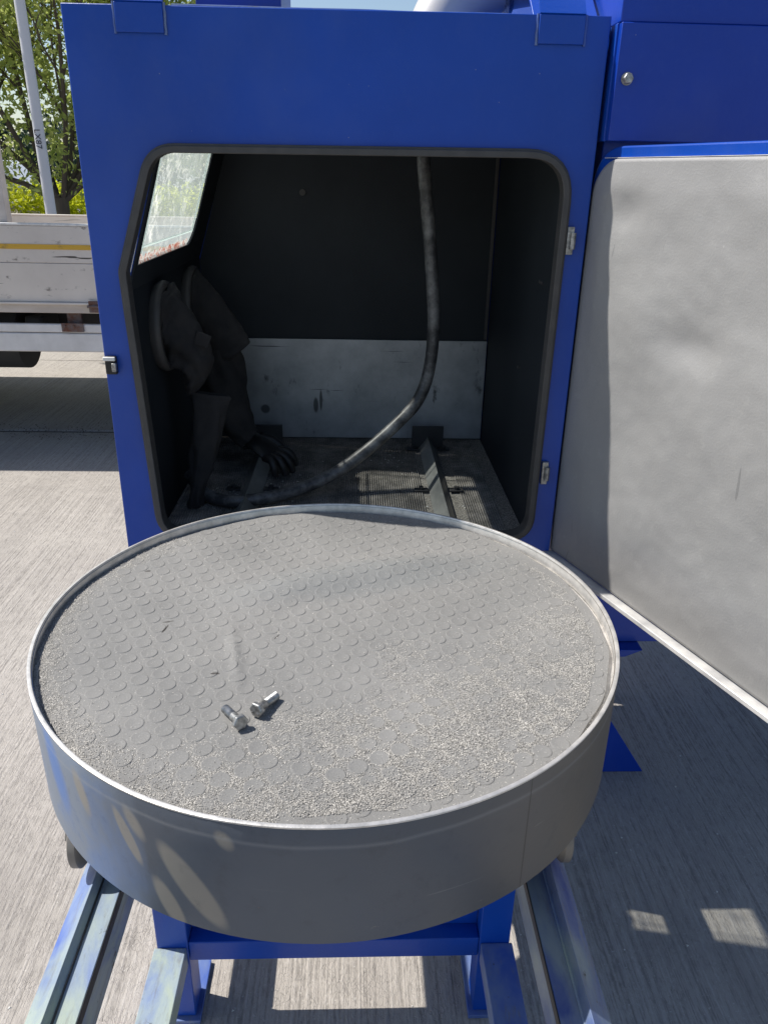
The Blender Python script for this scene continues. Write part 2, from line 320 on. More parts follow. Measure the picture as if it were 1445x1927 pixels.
def np_mesh(name, V, F, mat, parent=None, smooth=False):
    me = bpy.data.meshes.new(name); V = np.asarray(V, np.float32); F = np.asarray(F, np.int32); k = F.shape[1]
    me.vertices.add(len(V)); me.vertices.foreach_set('co', V.ravel()); me.loops.add(F.size); me.loops.foreach_set('vertex_index', F.ravel())
    me.polygons.add(len(F)); me.polygons.foreach_set('loop_start', np.arange(0, F.size, k, dtype=np.int32)); me.update(calc_edges=True); me.validate()
    return link(name, me, mat, parent, smooth)
def copy_part(ob, parent, off=(0,0,0), name=None):
    c = ob.copy(); COL.objects.link(c); c.parent = parent; c.matrix_parent_inverse = ob.matrix_parent_inverse.copy(); c.location = ob.location + Vector(off)
    return c
def rot_poly(cx, cy, r, a0, a1, n):
    return [(cx+r*math.cos(R(a0+(a1-a0)*i/n)), cy+r*math.sin(R(a0+(a1-a0)*i/n))) for i in range(n+1)]
def round_corners(pts, rads, n=8):
    out = []; N = len(pts)
    for i, (p, r) in enumerate(zip(pts, rads)):
        p = Vector(p); a = (Vector(pts[i-1])-p).normalized(); c = (Vector(pts[(i+1)%N])-p).normalized()
        ang = a.angle(c); d = r/math.tan(ang/2); p0 = p+a*d; p1 = p+c*d
        for k in range(n+1):
            t = k/n; out.append(tuple(p0*(1-t)**2 + p*2*t*(1-t) + p1*t*t))
    return out

# ================================================================== GROUND
def slab(x0, x1, y0, y1):
    bm = bmesh.new(); add_box(bm, x0, x1, y0, y1, -.12, 0); return from_bm('concrete_slab', bm, M['concrete'], yard, bev=.006)
bm = bmesh.new(); add_box(bm, -600, 600, -300, 900, -.4, -.05); tag(from_bm('ground', bm, M['tarmac']), kind='structure')
bm = bmesh.new(); add_box(bm, -14, 14, -8, 9.4, -.04, -.012); yard = tag(from_bm('concrete_yard', bm, M['joint']), kind='structure')
slab(-6.2, 3.2, -6, 4.98); slab(3.215, 9.2, -6, 4.98); slab(-12, -6.215, -6, 4.98)
for i in range(6):
    for j in range(2):
        slab(-12+i*3.5, -12+(i+1)*3.5-.014, 5.03+j*2.1, 5.03+(j+1)*2.1-.014)
# dirt and small litter on the slab joint
n = 2600; P0 = np.stack([RNG.uniform(-6,4,n), RNG.normal(5.0,.09,n), np.full(n,.001)],1); sz = RNG.uniform(.002,.008,n)
T = np.array([[1,0,-.3],[-.5,.87,-.3],[-.5,-.87,-.3],[0,0,.6]]); V = P0[:,None,:]+T[None]*sz[:,None,None]
F = (np.arange(n)[:,None,None]*4+np.array([[0,1,3],[1,2,3],[2,0,3],[0,2,1]])[None]).reshape(-1,3)
tag(np_mesh('dirt_crumbs', V.reshape(-1,3), F, M['joint']), 'dark dirt crumbs gathered along the slab joint under the truck', 'dirt', 'stuff')
# small pebbles/litter on the slab near the cart
n = 500; P0 = np.stack([RNG.uniform(-3,2.4,n), RNG.uniform(.4,4.5,n), np.full(n,.0015)],1); sz = RNG.uniform(.0015,.005,n)
V = P0[:,None,:]+T[None]*sz[:,None,None]
F = (np.arange(n)[:,None,None]*4+np.array([[0,1,3],[1,2,3],[2,0,3],[0,2,1]])[None]).reshape(-1,3)
tag(np_mesh('loose_grit', V.reshape(-1,3), F, M['flake']), 'pale loose grit specks scattered over the brushed concrete', 'grit', 'stuff')

# ================================================================== BLAST CABINET
FY = 1.475
cab = thing('blast_cabinet', (-.03, FY, 0), 'blue steel sandblasting cabinet with open door and dark rubber lined chamber', 'blast cabinet')
# front panel with rounded polygonal opening
outer = [(-.476,.868),(.418,.868),(.418,1.850),(-.476,1.846)]
hole_c = [(-.400,.902),(.368,.902),(.373,1.641),(-.352,1.636),(-.421,1.432),(-.419,1.36)]
hole = round_corners(hole_c, [.055,.050,.075,.058,.03,.03])
def ring_panel(name, outer, inner, y0, y1, mat, parent, bev=0.):
    bm = bmesh.new(); vo = [bm.verts.new((x,y0,z)) for x,z in outer]; vi = [bm.verts.new((x,y0,z)) for x,z in inner]
    eds = [bm.edges.new((l_[i], l_[(i+1)%len(l_)])) for l_ in (vo,vi) for i in range(len(l_))]
    bmesh.ops.triangle_fill(bm, use_beauty=True, use_dissolve=False, edges=eds)
    g = bmesh.ops.extrude_face_region(bm, geom=bm.faces[:]); bmesh.ops.translate(bm, vec=(0,y1-y0,0), verts=[v for v in g['geom'] if isinstance(v, bmesh.types.BMVert)])
    bmesh.ops.recalc_face_normals(bm, faces=bm.faces); ob = from_bm(name, bm, mat, parent)
    if bev:
        md = ob.modifiers.new('bevel','BEVEL'); md.width = bev; md.segments = 2; md.limit_method='ANGLE'; md.angle_limit = R(60)
    ob.data.shade_smooth(); ob.data.set_sharp_from_angle(angle=R(40)); return ob
front = ring_panel('front_panel', outer, hole, FY, FY+.022, M['blue'], cab, .0015)
# rubber seal following the opening: three stepped beads
def offset_loop(loop, d):
    N = len(loop); out = []
    for i in range(N):
        p = Vector(loop[i]); a = Vector(loop[i-1]); c = Vector(loop[(i+1)%N]); t = (c-a)
        if t.length < 1e-7: t = Vector((1,0))
        t.normalize(); out.append((p.x - t.y*d, p.y + t.x*d))
    return out
seal_outer = offset_loop(hole, -.0095); seal_mid = offset_loop(hole, -.0045); seal_in = offset_loop(hole, .006)
ring_panel('door_seal', seal_outer, offset_loop(hole, .002), FY-.008, FY-.001, M['seal'], cab, .002)
ring_panel('seal_trim', offset_loop(hole,.0008), offset_loop(hole,.0045), FY-.008, FY+.0235, M['seal'], cab)
ring_panel('door_seal', offset_loop(hole,-.0055), seal_in, FY-.0125, FY-.0085, M['seal'], cab, .0015)
# body walls (blue outside, rubber inside), interior spans Y 1.497..2.2
BY = 2.205; SLZ = 1.395; LX = -.427; RX = .376; FZ = .885; CZ = 1.83
sl_u = Vector((.32,0,1)).normalized()                      # up the sloping window wall
sl_n = Vector((-1,0,.32)).normalized()                     # outward
sl_o = Vector((-.425,0,SLZ)); sfr = (sl_o, Vector((0,1,0)), sl_u, sl_n)   # coords: Y, s, out
smax = (CZ-SLZ)/sl_u.z
box('left_wall', LX-.012, LX, FY+.022, BY, .80, SLZ, M['blue'], cab); box('right_wall', RX+.004, RX+.02, FY+.022, BY, .80, CZ, M['blue'], cab)
prism('back_wall', [(LX-.012,.80),(RX+.02,.80),(RX+.02,CZ),(-.285,CZ),(LX-.012,SLZ-.02)], BY+.004, BY+.018, M['blue'], cab, 0); box('roof', -.30, .416, FY+.023, BY+.018, CZ+.004, CZ+.012, M['blue'], cab)
box('inner_lining', LX+.0005, LX+.004, FY+.023, BY-.001, .80, SLZ, M['lining'], cab, 0)
box('inner_lining', RX, RX+.0035, FY+.023, BY-.001, .80, CZ-.001, M['lining'], cab, 0)
prism('inner_lining', [(LX+.005,.80),(RX-.001,.80),(RX-.001,CZ-.001),(-.284,CZ-.001),(LX+.004,SLZ-.01)], BY, BY+.0035, M['lining'], cab, 0)
box('inner_lining', -.29, RX-.001, FY+.023, BY-.001, CZ, CZ+.0035, M['lining'], cab, 0)
# window wall : hole Y 1.535..2.03, s 0.052..0.345
wy0, wy1, ws0, ws1 = 1.42, 2.035, .048, .352
wy0 = 1.52
for (a, c_, d, e) in ((FY+.022, BY, 0, ws0-.03), (FY+.022, BY, ws1+.03, smax), (FY+.022, wy0-.015, ws0-.0295, ws1+.0295), (wy1+.135, BY, ws0-.0295, ws1+.0295)):
    box('window_wall', a, c_, d, e, 0, .0015, M['blue'], cab, 0, sfr)
for (a, c_, d, e) in ((FY+.022, BY, 0, ws0), (FY+.022, BY, ws1, smax), (FY+.022, wy0, ws0+.0005, ws1-.0005), (wy1, BY, ws0+.0005, ws1-.0005)):
    box('inner_lining', a+.001, c_-.001, d, e, -.004, -.0005, M['lining'], cab, 0, sfr)
# corner roundings of the far lower window corner
def tri(name, pts, mat, parent):
    bm = bmesh.new(); lo = [bm.verts.new(sfr[0]+sfr[1]*y+sfr[2]*s_+sfr[3]*(-.0042)) for y,s_ in pts]; hi = [bm.verts.new(sfr[0]+sfr[1]*y+sfr[2]*s_+sfr[3]*.0004) for y,s_ in pts]
    bm.faces.new(lo); bm.faces.new(list(reversed(hi))); N = len(lo)
    for i in range(N): bm.faces.new((lo[i],hi[i],hi[(i+1)%N],lo[(i+1)%N]))
    bmesh.ops.recalc_face_normals(bm, faces=bm.faces); return from_bm(name, bm, mat, parent)
arc = rot_poly(wy1-.06, ws0+.06, .06, -90, 0, 8)
tri('corner_fillet', [(wy1+.002, ws0-.002)]+[(y, s_) for y, s_ in reversed(arc)], M['lining'], cab)
win = box('window', wy0-.012, wy1+.02, ws0-.02, ws1+.02, .0005, .0045, M['glass'], cab, 0, sfr)
# thin light gasket lines just inside the glass edge
box('gasket', wy1-.030, wy1-.0255, ws0+.03, ws1, -.003, .0002, M['gasket'], win, 0, sfr)
box('gasket', wy0+.012, wy0+.016, ws0+.02, ws1, -.003, .0002, M['gasket'], win, 0, sfr)
box('gasket', wy0, wy1-.03, ws0+.030, ws0+.034, -.003, .0002, M['gasket'], win, 0, sfr)
bm = bmesh.new()
yy = np.linspace(wy0+.001, wy1-.055, 70); prev = None
for y in yy:
    h = .014+.007*noise.noise(Vector((y*45,3,1)))+.004*noise.noise(Vector((y*140,7,1)))
    row = [bm.verts.new(sfr[0]+sfr[1]*y+sfr[2]*s_+sfr[3]*w_) for s_, w_ in ((ws0-.001,-.003),(ws0+h*.3,.001+.004*noise.noise(Vector((y*90,1,4)))),(ws0+h,.0003))]
    if prev:
        for k in range(2): bm.faces.new((prev[k],row[k],row[k+1],prev[k+1]))
    prev = row
from_bm('sealant_strip', bm, M['sealant'], win, smooth=False)
# top lifting lugs
for x0, x1, hz in ((-.390,-.313,None),(.298,.374,1)):
    lug = box('lifting_lug', x0, x1, FY-.006, FY-.0005, 1.807, 1.849, M['blue'], cab, .0012)
    fr_l = (Vector(((x0+x1)/2, FY-.006, 1.851)), Vector((1,0,0)), Vector((0,.62,.785)), Vector((0,-.785,.62)))
    hw = (x1-x0)/2
    pl_o = [(-hw,0),(hw,0),(hw,.09),(-hw,.09)]
    hc = [(math.cos(R(a))*.021, .052+math.sin(R(a))*.021) for a in range(0,360,15)]
    bm = bmesh.new(); vo=[bm.verts.new(fr_l[0]+fr_l[1]*x+fr_l[2]*y) for x,y in pl_o]; vi=[bm.verts.new(fr_l[0]+fr_l[1]*x+fr_l[2]*y) for x,y in hc]
    eds=[bm.edges.new((l_[i],l_[(i+1)%len(l_)])) for l_ in (vo,vi) for i in range(len(l_))]
    bmesh.ops.triangle_fill(bm, use_beauty=True, edges=eds); g=bmesh.ops.extrude_face_region(bm, geom=bm.faces[:])
    bmesh.ops.translate(bm, vec=fr_l[3]*-.006, verts=[v for v in g['geom'] if isinstance(v,bmesh.types.BMVert)]); bmesh.ops.recalc_face_normals(bm, faces=bm.faces)
    from_bm('lug_plate', bm, M['blue'], lug)
    for xx in (x0-.002, x1+.002):   # weld beads
        tube('weld_bead', spline([(xx+.0004*math.sin(k*2.1), FY-.0015, 1.805+k*.0075) for k in range(7)],3), .0024, M['blue_scuffed'], lug, 8)
tube('weld_bead', spline([(-.3+.1*k, FY+.004, 1.8475+.0008*math.sin(k*3)) for k in range(7)],6), .0022, M['blue_scuffed'], cab, 8)
# latch
lt = box('latch', -.473, -.452, FY-.012, FY-.0005, 1.245, 1.279, M['black'], cab, .002)
box('latch_hook', -.4585, -.4505, FY-.021, FY-.0125, 1.252, 1.268, M['zinc'], lt, .001); box('latch_cap', -.474, -.452, FY-.018, FY-.0125, 1.272, 1.279, M['flake'], lt, .001)
# hinges
for z in (1.50, 1.05):
    h_ = box('hinge', .381, .3935, FY-.010, FY-.0005, z-.024, z+.024, M['zinc'], cab, .001)
    tube('hinge_barrel', [(.391,FY-.0125,z-.014),(.391,FY-.0125,z+.014)], .0052, M['zinc'], h_, 14)
# hopper, legs
bm = bmesh.new()
t_ = [bm.verts.new(p) for p in ((LX,FY+.03,.80),(RX,FY+.03,.80),(RX,BY,.80),(LX,BY,.80))]; b_ = [bm.verts.new(p) for p in ((-.12,1.76,.36),(.07,1.76,.36),(.07,1.95,.36),(-.12,1.95,.36))]
for i in range(4): bm.faces.new((t_[i],b_[i],b_[(i+1)%4],t_[(i+1)%4]))
bm.faces.new(b_); from_bm('hopper', bm, M['blue'], cab)
for x in (-.42,.36):
    for y in (1.53,2.16): box('leg', x-.025, x+.025, y-.025, y+.025, .01, .799, M['blue'], cab)
# floor: grit bed, ribbed rubber, rails
box('floor_plate', LX+.006, RX-.002, FY+.024, BY-.002, FZ-.012, FZ-.0035, M['gritbed'], cab, 0)
rb = []; RF = []
def rib(x, y0, y1):
    k = len(rb)
    rb.extend([(x-.0016,y0,FZ-.004),(x-.001,y0,FZ),(x+.001,y0,FZ),(x+.0016,y0,FZ-.004),(x-.0016,y1,FZ-.004),(x-.001,y1,FZ),(x+.001,y1,FZ),(x+.0016,y1,FZ-.004)])
    RF.extend([(k,k+1,k+5,k+4),(k+1,k+2,k+6,k+5),(k+2,k+3,k+7,k+6),(k,k+3,k+2,k+1)])
for xa, xb in ((-.415,-.285),(-.215,.168),(.262,.338)):
    x = xa
    while x < xb: rib(x, 1.50, BY-.006); x += .0056
tag(np_mesh('floor_rib', rb, RF, M['ribs'], cab), kind='stuff')
for xc, half in ((-.252,.026),(.208,.024)):
    zt = FZ+.034
    ra = prism('floor_rail', [(xc-half,FZ-.002),(xc,zt),(xc+half,FZ-.002),(xc+half-.006,FZ-.002),(xc,zt-.008),(xc-half+.006,FZ-.002)], 1.50, 2.11, M['steel'], cab, .0006)
    box('end_stop', xc-.045, xc+.045, 2.114, 2.122, FZ, FZ+.062, M['dark'], ra, .001)
    for y in (2.09, 1.775):
        for sx in (-1, 1):
            x_ = xc+sx*(half+.020)
            box('rail_clip', x_-.017, x_+.017, y-.010, y+.010, FZ+.0012, FZ+.0052, M['dark'], ra, .0008)
            tube('clip_bolt', [(x_,y,FZ+.0055),(x_,y,FZ+.012)], .0065, M['dark'], ra, 6, smooth=False)
# back plate
bm = bmesh.new(); add_box(bm, -.34, RX-.003, BY-.012, BY-.008, FZ+.001, 1.176); from_bm('back_plate', bm, M['plate'], cab, bev=.001)
tube('rivet', [(-.142,BY-.001,1.558),(-.142,BY-.006,1.558)], .008, M['seal'], cab, 12)
for y, z in ((1.753,1.204),(1.62,1.41),(1.60,1.41)): tube('rivet', [(RX-.0002,y,z),(RX-.003,y,z)], .004, M['seal'], cab, 10)
box('corner_strip', RX-.012, RX-.003, BY-.0055, BY-.0015, 1.18, CZ-.002, M['seal'], cab, .001)
# flakes on the floor
n = 110; pts = []
for cx_, cy_, sx_, k in ((-.17,1.80,.05,40),(-.30,1.72,.03,20),(.10,1.98,.05,30),(.11,1.80,.1,20)):
    for i in range(k): pts.append((random.gauss(cx_,sx_), min(2.15,max(1.52,random.gauss(cy_,sx_*1.3))), FZ+.0012))
P0 = np.array(pts); sz = RNG.uniform(.0012,.0038,len(P0)); V = P0[:,None,:]+T[None]*sz[:,None,None]*np.array([1.3,1,.35])
F = (np.arange(len(P0))[:,None,None]*4+np.array([[0,1,3],[1,2,3],[2,0,3],[0,2,1]])[None]).reshape(-1,3)
tag(np_mesh('paint_flakes', V.reshape(-1,3), F, M['flake']), 'small pale flakes lying on the ribbed cabinet floor', 'flakes', 'stuff')
# hose
hz = spline([(.135,1.86,CZ-.002),(.147,1.85,1.63),(.174,1.85,1.41),(.1845,1.85,1.245),(.163,1.84,1.12),(.10,1.82,1.042),(-.024,1.77,.950),(-.137,1.71,.912),(-.265,1.66,.903),(-.345,1.69,.905),(-.395,1.74,.94)], 10)
hose = tube('blast_hose', hz, .0148, M['hose'], None, 18); tag(hose, 'black rubber blast hose curving from cabinet ceiling down to its floor', 'hose')

# arm ports and sleeves with gloves
def loft(name, secs, mat, parent, n=44, fold=.0, seed=0, cap=False):
    """secs: (centre, axisA*ra, axisB*rb)"""
    bm = bmesh.new(); rings = []
    for i, (c, a, b_) in enumerate(secs):
        c, a, b_ = Vector(c), Vector(a), Vector(b_); r = []
        for k in range(n):
            th = 2*math.pi*k/n; p = a*math.cos(th)+b_*math.sin(th)
            f = 1+fold*1.5*noise.noise(Vector((math.cos(th)*1.6+seed, math.sin(th)*1.6, i*.22)))+fold*.7*math.sin(th*5+i*.35+seed)+fold*.8*noise.noise(Vector((math.cos(th)*4+seed, math.sin(th)*4, i*.7)))+fold*.35*math.sin(i*1.9+th*2)
            r.append(bm.verts.new(c+p*f))
        rings.append(r)
    for r0, r1 in zip(rings, rings[1:]):
        for k in range(n): bm.faces.new((r0[k],r0[(k+1)%n],r1[(k+1)%n],r1[k]))
    if cap: bm.faces.new(rings[-1])
    bmesh.ops.recalc_face_normals(bm, faces=bm.faces)
    ob = from_bm(name, bm, mat, parent, smooth=True); md = ob.modifiers.new('sub','SUBSURF'); md.levels = md.render_levels = 1
    return ob
def interp(keys, m_=6):
    out = []
    cs = spline([k[0] for k in keys], m_); aa = spline([k[1] for k in keys], m_); bb = spline([k[2] for k in keys], m_)
    return list(zip(cs, aa, bb))
def port(y, z, r):
    bm = bmesh.new(); sec = [(0,r+.006),(0.012,r+.012),(.022,r+.009),(.024,r-.002),(.004,r-.006),(0,r+.006)]; rings=[]
    for dx, rr_ in sec: rings.append([bm.verts.new((LX+.0045+dx, y+rr_*math.cos(2*math.pi*k/40), z+rr_*math.sin(2*math.pi*k/40))) for k in range(40)])
    for r0, r1 in zip(rings, rings[1:]):
        for k in range(40): bm.faces.new((r0[k],r0[(k+1)%40],r1[(k+1)%40],r1[k]))
    bmesh.ops.recalc_face_normals(bm, faces=bm.faces); return from_bm('arm_port', bm, M['seal'], cab, smooth=True)
X_, Y_, Z_ = Vector((1,0,0)), Vector((0,1,0)), Vector((0,0,1))
p1 = port(1.70, 1.295, .084); p2 = port(2.02, 1.285, .092)
# near sleeve: cone from the ring, nipped, then a flat flared cuff hanging to the floor
s1 = loft('sleeve', interp([((LX+.022,1.70,1.295), Y_*.080, Z_*.080), ((-.396,1.70,1.303), Y_*.060, Vector((.018,0,.062))), ((-.368,1.69,1.262), Y_*.046, Vector((.032,0,.042))), ((-.345,1.69,1.216), Y_*.038, Vector((.032,0,.020))),
     ((-.352,1.70,1.175), Y_*.035, Vector((.026,0,.012))), ((-.362,1.70,1.150), Y_*.020, Vector((.010,0,.003)))]), M['cloth'], p1, fold=.14, seed=1)
s1b = loft('cuff', interp([((-.325,1.69,1.150), Y_*.010, Vector((.047,0,-.006))), ((-.325,1.69,1.128), Y_*.014, Vector((.037,0,-.006))), ((-.338,1.69,1.05), Y_*.020, Vector((.034,0,0))),
     ((-.352,1.69,.98), Y_*.024, Vector((.026,0,0))), ((-.366,1.68,.92), Y_*.022, Vector((.016,0,0))), ((-.372,1.67,.888), Y_*.02, Vector((.02,0,0)))]), M['cloth'], p1, fold=.11, seed=4)
box('sleeve_tab', -.016, .016, -.003, .003, -.014, .014, M['cloth'], p1, .001, (Vector((-.325,1.66,1.275)), Vector((.90,0,-.36)), Y_, Vector((.36,0,.90))))
# far sleeve: stiff pleated cone whose tip sticks out, then hanging tube
s2 = loft('sleeve', interp([((LX+.022,2.02,1.285), Y_*.090, Z_*.092), ((-.385,2.00,1.288), Y_*.066, Vector((.014,0,.068))), ((-.335,1.96,1.225), Y_*.060, Vector((.028,0,.060))),
     ((-.295,1.92,1.205), Y_*.040, Vector((.024,0,.034))), ((-.268,1.90,1.212), Y_*.012, Vector((.012,0,.010)))]), M['cloth'], p2, fold=.07, seed=8, cap=True)
s2b = loft('sleeve', interp([((-.335,1.95,1.205), Y_*.05, Vector((.045,0,.0))), ((-.325,1.93,1.12), Y_*.045, Vector((.05,0,.0))), ((-.305,1.90,1.03), Y_*.04, Vector((.045,0,.01))),
     ((-.268,1.88,.985), Y_*.035, Vector((.02,0,.02)))]), M['cloth'], p2, fold=.11, seed=5)
def glove(org, fwd, right, upv, parent, s=1.):
    fr = (Vector(org), Vector(right), Vector(fwd), Vector(upv))
    W_ = lambda x,y,z: fr[0]+fr[1]*x*s+fr[2]*y*s+fr[3]*z*s
    secs = [(W_(0,-.05,0), fr[1]*.030*s, fr[3]*.022*s), (W_(0,-.02,0), fr[1]*.030*s, fr[3]*.018*s), (W_(0,.02,.004), fr[1]*.038*s, fr[3]*.016*s), (W_(0,.055,.004), fr[1]*.042*s, fr[3]*.015*s), (W_(0,.075,.0), fr[1]*.040*s, fr[3]*.013*s),(W_(0,.083,-.002), fr[1]*.034*s, fr[3]*.008*s)]
    g = loft('glove', secs, M['black'], parent, n=20, fold=.03, cap=True)
    for x, L, dx in ((-.030,.062,-.012),(-.010,.075,-.003),(.011,.070,.004),(.030,.055,.012)):
        tube('finger', spline([W_(x,.066,0), W_(x+dx*.5,.066+L*.45,.010), W_(x+dx,.066+L*.8,-.004), W_(x+dx*1.1,.066+L,-.022)],4), [.0105]*5+[.0100]*4+[.0085]*3+[.005], M['black'], g, 12)
    tube('thumb', spline([W_(-.034,.0,-.002), W_(-.056,.025,-.004), W_(-.062,.052,-.010), W_(-.060,.068,-.016)],4), [.0125]*5+[.0115]*4+[.0095]*3+[.006], M['black'], g, 12)
    return g
glove((-.262,1.895,.972), Vector((.80,-.42,-.42)).normalized(), Vector((-.50,-.84,-.10)).normalized(), Vector((.34,-.28,.90)).normalized(), p2, .92)

# ---- door: opened about 110 degrees
H = Vector((.424, 1.483, 0)); du = Vector((.358,-.934,0)).normalized(); dn = Vector((-.934,-.358,0)).normalized()
dfr = (H, du, Z_, dn)
def W3(u, z, w_): return H + du*u + Z_*z + dn*w_
DW, DZ0, DZ1 = .83, .868, 1.656
pan_o = round_corners([(-.012,DZ0-.004),(DW,DZ0-.004),(DW,DZ1),(-.012,DZ1)], [.03,.03,.06,.075], 10)
bm = bmesh.new(); a = [bm.verts.new(W3(u,z,-.0045)) for u,z in pan_o]; c = [bm.verts.new(W3(u,z,-.026)) for u,z in pan_o]
bm.faces.new(a); bm.faces.new(list(reversed(c)))
for i in range(len(a)): bm.faces.new((a[i],c[i],c[(i+1)%len(a)],a[(i+1)%len(a)]))
bmesh.ops.recalc_face_normals(bm, faces=bm.faces); door = from_bm('door', bm, M['blue'], cab, bev=.003)
# liner: dented sheet
NU, NZ = 150, 130; V=[]; idx={}
def inside(u, z):
    r = .066; u0, z1 = .0, 1.636
    if u < u0+r and z > z1-r: return math.hypot(u-(u0+r), z-(z1-r)) <= r
    return True
lu0, lu1, lz0, lz1 = .0, DW-.012, DZ0+.003, 1.636
for j in range(NZ+1):
    for i in range(NU+1):
        u = lu0+(lu1-lu0)*i/NU; z = lz0+(lz1-lz0)*j/NZ
        if u < .066 and z > lz1-.066:
            dx_, dz_ = u-.066, z-(lz1-.066); r_ = max(abs(dx_),abs(dz_))
            L = math.hypot(dx_,dz_)
            if L > 1e-6: k_ = r_/L; u_, z_ = .066+dx_*k_, lz1-.066+dz_*k_
            else: u_, z_ = u, z
        else: u_, z_ = u, z
        e_ = min(u/.05, (lu1-u)/.05, (lz1-z)/.05, (z-lz0)/.05, 1.); e_ = max(0, e_)
        d = .0075*noise.noise(Vector((u_*5.2, z_*4.2, 2.3)))+.0035*noise.noise(Vector((u_*13, z_*11, 5.3)))+.0008*noise.noise(Vector((u_*40, z_*40, 1)))
        d -= .007*math.exp(-(((u_-.10)/.05)**2+((z_-1.555)/.035)**2)); d -= .008*math.exp(-(((u_-.30)/.06)**2+((z_-1.36)/.03)**2)); d += .006*math.exp(-(((u_-.16)/.06)**2+((z_-1.38)/.06)**2))
        V.append(W3(u_, z_, .001+.003*e_+d*e_+.002))
F = [(j*(NU+1)+i, j*(NU+1)+i+1, (j+1)*(NU+1)+i+1, (j+1)*(NU+1)+i) for j in range(NZ) for i in range(NU)]
ln = np_mesh('door_lining', [tuple(v) for v in V], F, M['liner'], door, smooth=True)
md = ln.modifiers.new('solid','SOLIDIFY'); md.thickness = .004; md.offset = -1
box('bottom_lip', .0, DW-.01, DZ0-.010, DZ0-.001, -.002, .020, M['lip'], door, .0012, dfr)
box('door_edge_strip', .02, DW-.07, 1.6372, 1.6382, -.004, -.0005, M['lip'], door, 0, dfr)

# ================================================================== MACHINE HOUSING on the right
mh = thing('machine_housing', (.9, 1.8, 0), 'tall glossy blue machine housing with one hex bolt, right of the cabinet', 'machine housing')
fp = box('front_panel', .4285, 1.45, 1.447, 1.462, 1.664, 1.838, M['blue_deep'], mh, .0015)
box('side_flange', .4250, .4300, 1.4625, 1.50, 1.664, 1.838, M['blue'], mh, .001)
box('body', .437, 1.45, 1.503, 2.95, .62, 1.834, M['blue_deep'], mh, .002)  # unseen rear stretched back so the ground stays shaded
box('upper_panel', .427, 1.45, 1.452, 2.95, 1.8385, 2.5, M['blue_deep'], mh, .002)
bt = tube('hex_bolt', [(.447,1.4465,1.757),(.447,1.4445,1.757)], .0098, M['zinc'], fp, 24)
bm = bmesh.new(); add_tube(bm, [(.447,1.444,1.757),(.447,1.436,1.757),(.447,1.4345,1.757)], [.0086,.0086,.0070], 6); from_bm('hex_bolt_head', bm, M['zinc'], bt, bev=.0006)
prism('stand_gusset', [(.60,.002),(.853,.002),(.66,.30),(.60,.30)], 1.757, 1.767, M['blue_deep'], mh)
box('leg', .58, .64, 1.77, 1.83, .01, .615, M['blue_deep'], mh); box('leg', 1.35, 1.41, 1.77, 1.83, .01, .615, M['blue_deep'], mh); box('leg', .6, .66, 2.15, 2.21, .01, .615, M['blue_deep'], mh); box('leg', 1.35, 1.41, 2.15, 2.21, .01, .615, M['blue_deep'], mh)
prism('lower_skirt', [(.45,.60),(.62,.60),(.66,.618),(.45,.618)], 1.47, 1.60, M['blue_deep'], mh)

# things above the roof
lb = thing('lamp_housing', (-.2,1.7,1.845), 'blue box housing standing on the cabinet roof behind the left lifting lug', 'lamp housing')
box('housing', -.268, -.127, 1.52, 1.74, CZ+.0125, 1.99, M['blue_deep'], lb); box('housing_lid', -.272, -.123, 1.516, 1.744, 1.9905, 2.0, M['blue'], lb)
dt = thing('extraction_duct', (.2,1.85,1.845), 'pale grey round duct rising from the cabinet roof beside the right lifting lug', 'duct')
tube('duct_pipe', spline([(.155,1.83,CZ+.013),(.165,1.83,1.875),(.20,1.84,1.93),(.28,1.86,1.975),(.40,1.88,2.0)],8), .062, M['duct'], dt, 32)
tube('flange', [(.268,1.857,1.968),(.277,1.859,1.973)], .074, M['zinc'], dt, 32)
tube('base_bead', [(.155+.07*math.cos(R(a)), 1.83+.07*math.sin(R(a)), CZ+.018) for a in range(0,361,15)], .008, M['flake'], dt, 8)
ch = thing('sloping_chute', (.4,1.7,1.845), 'glossy blue sloping chute plate on the roof between right lug and machine housing', 'chute')
prism('chute_side', [(.30,CZ+.013),(.419,CZ+.013),(.419,CZ+.02),(.30,CZ+.02)], 1.62, 1.90, M['blue'], ch)
cfr = (Vector((.36,1.56,1.853)), X_, Vector((0,.80,.60)), Vector((0,-.60,.80)))
box('chute_plate', -.01, .0585, 0, .42, 0, .006, M['blue'], ch, .001, cfr)
box('chute_plate', -.055, -.0115, 0, .42, 0, .006, M['blue'], ch, .001, cfr)

# ================================================================== TURNTABLE
TC = Vector((-.0346, .9857, 0)); TR_, ZR, ZM = .4118, 1.010, .9945
tt = thing('turntable', (TC.x, TC.y, .76), 'round grey steel turntable trolley with dusty studded rubber mat', 'turntable')
def lathe(name, prof, mat, parent, n=160, warp=0.):
    bm = bmesh.new(); rings=[]
    for r, z in prof:
        ring=[]
        for k in range(n):
            th=2*math.pi*k/n; dr=warp*(noise.noise(Vector((math.cos(th)*1.5,math.sin(th)*1.5,z*2)))); dz=warp*.8*noise.noise(Vector((math.cos(th)*2,math.sin(th)*2,9))) if z>.98 else 0
            ring.append(bm.verts.new((TC.x+(r+dr)*math.cos(th), TC.y+(r+dr)*math.sin(th), z+dz)))
        rings.append(ring)
    for r0, r1 in zip(rings, rings[1:]):
        for k in range(n): bm.faces.new((r0[k],r0[(k+1)%n],r1[(k+1)%n],r1[k]))
    bmesh.ops.recalc_face_normals(bm, faces=bm.faces); ob=from_bm(name,bm,mat,parent); ob.data.shade_smooth(); ob.data.set_sharp_from_angle(angle=R(40)); return ob
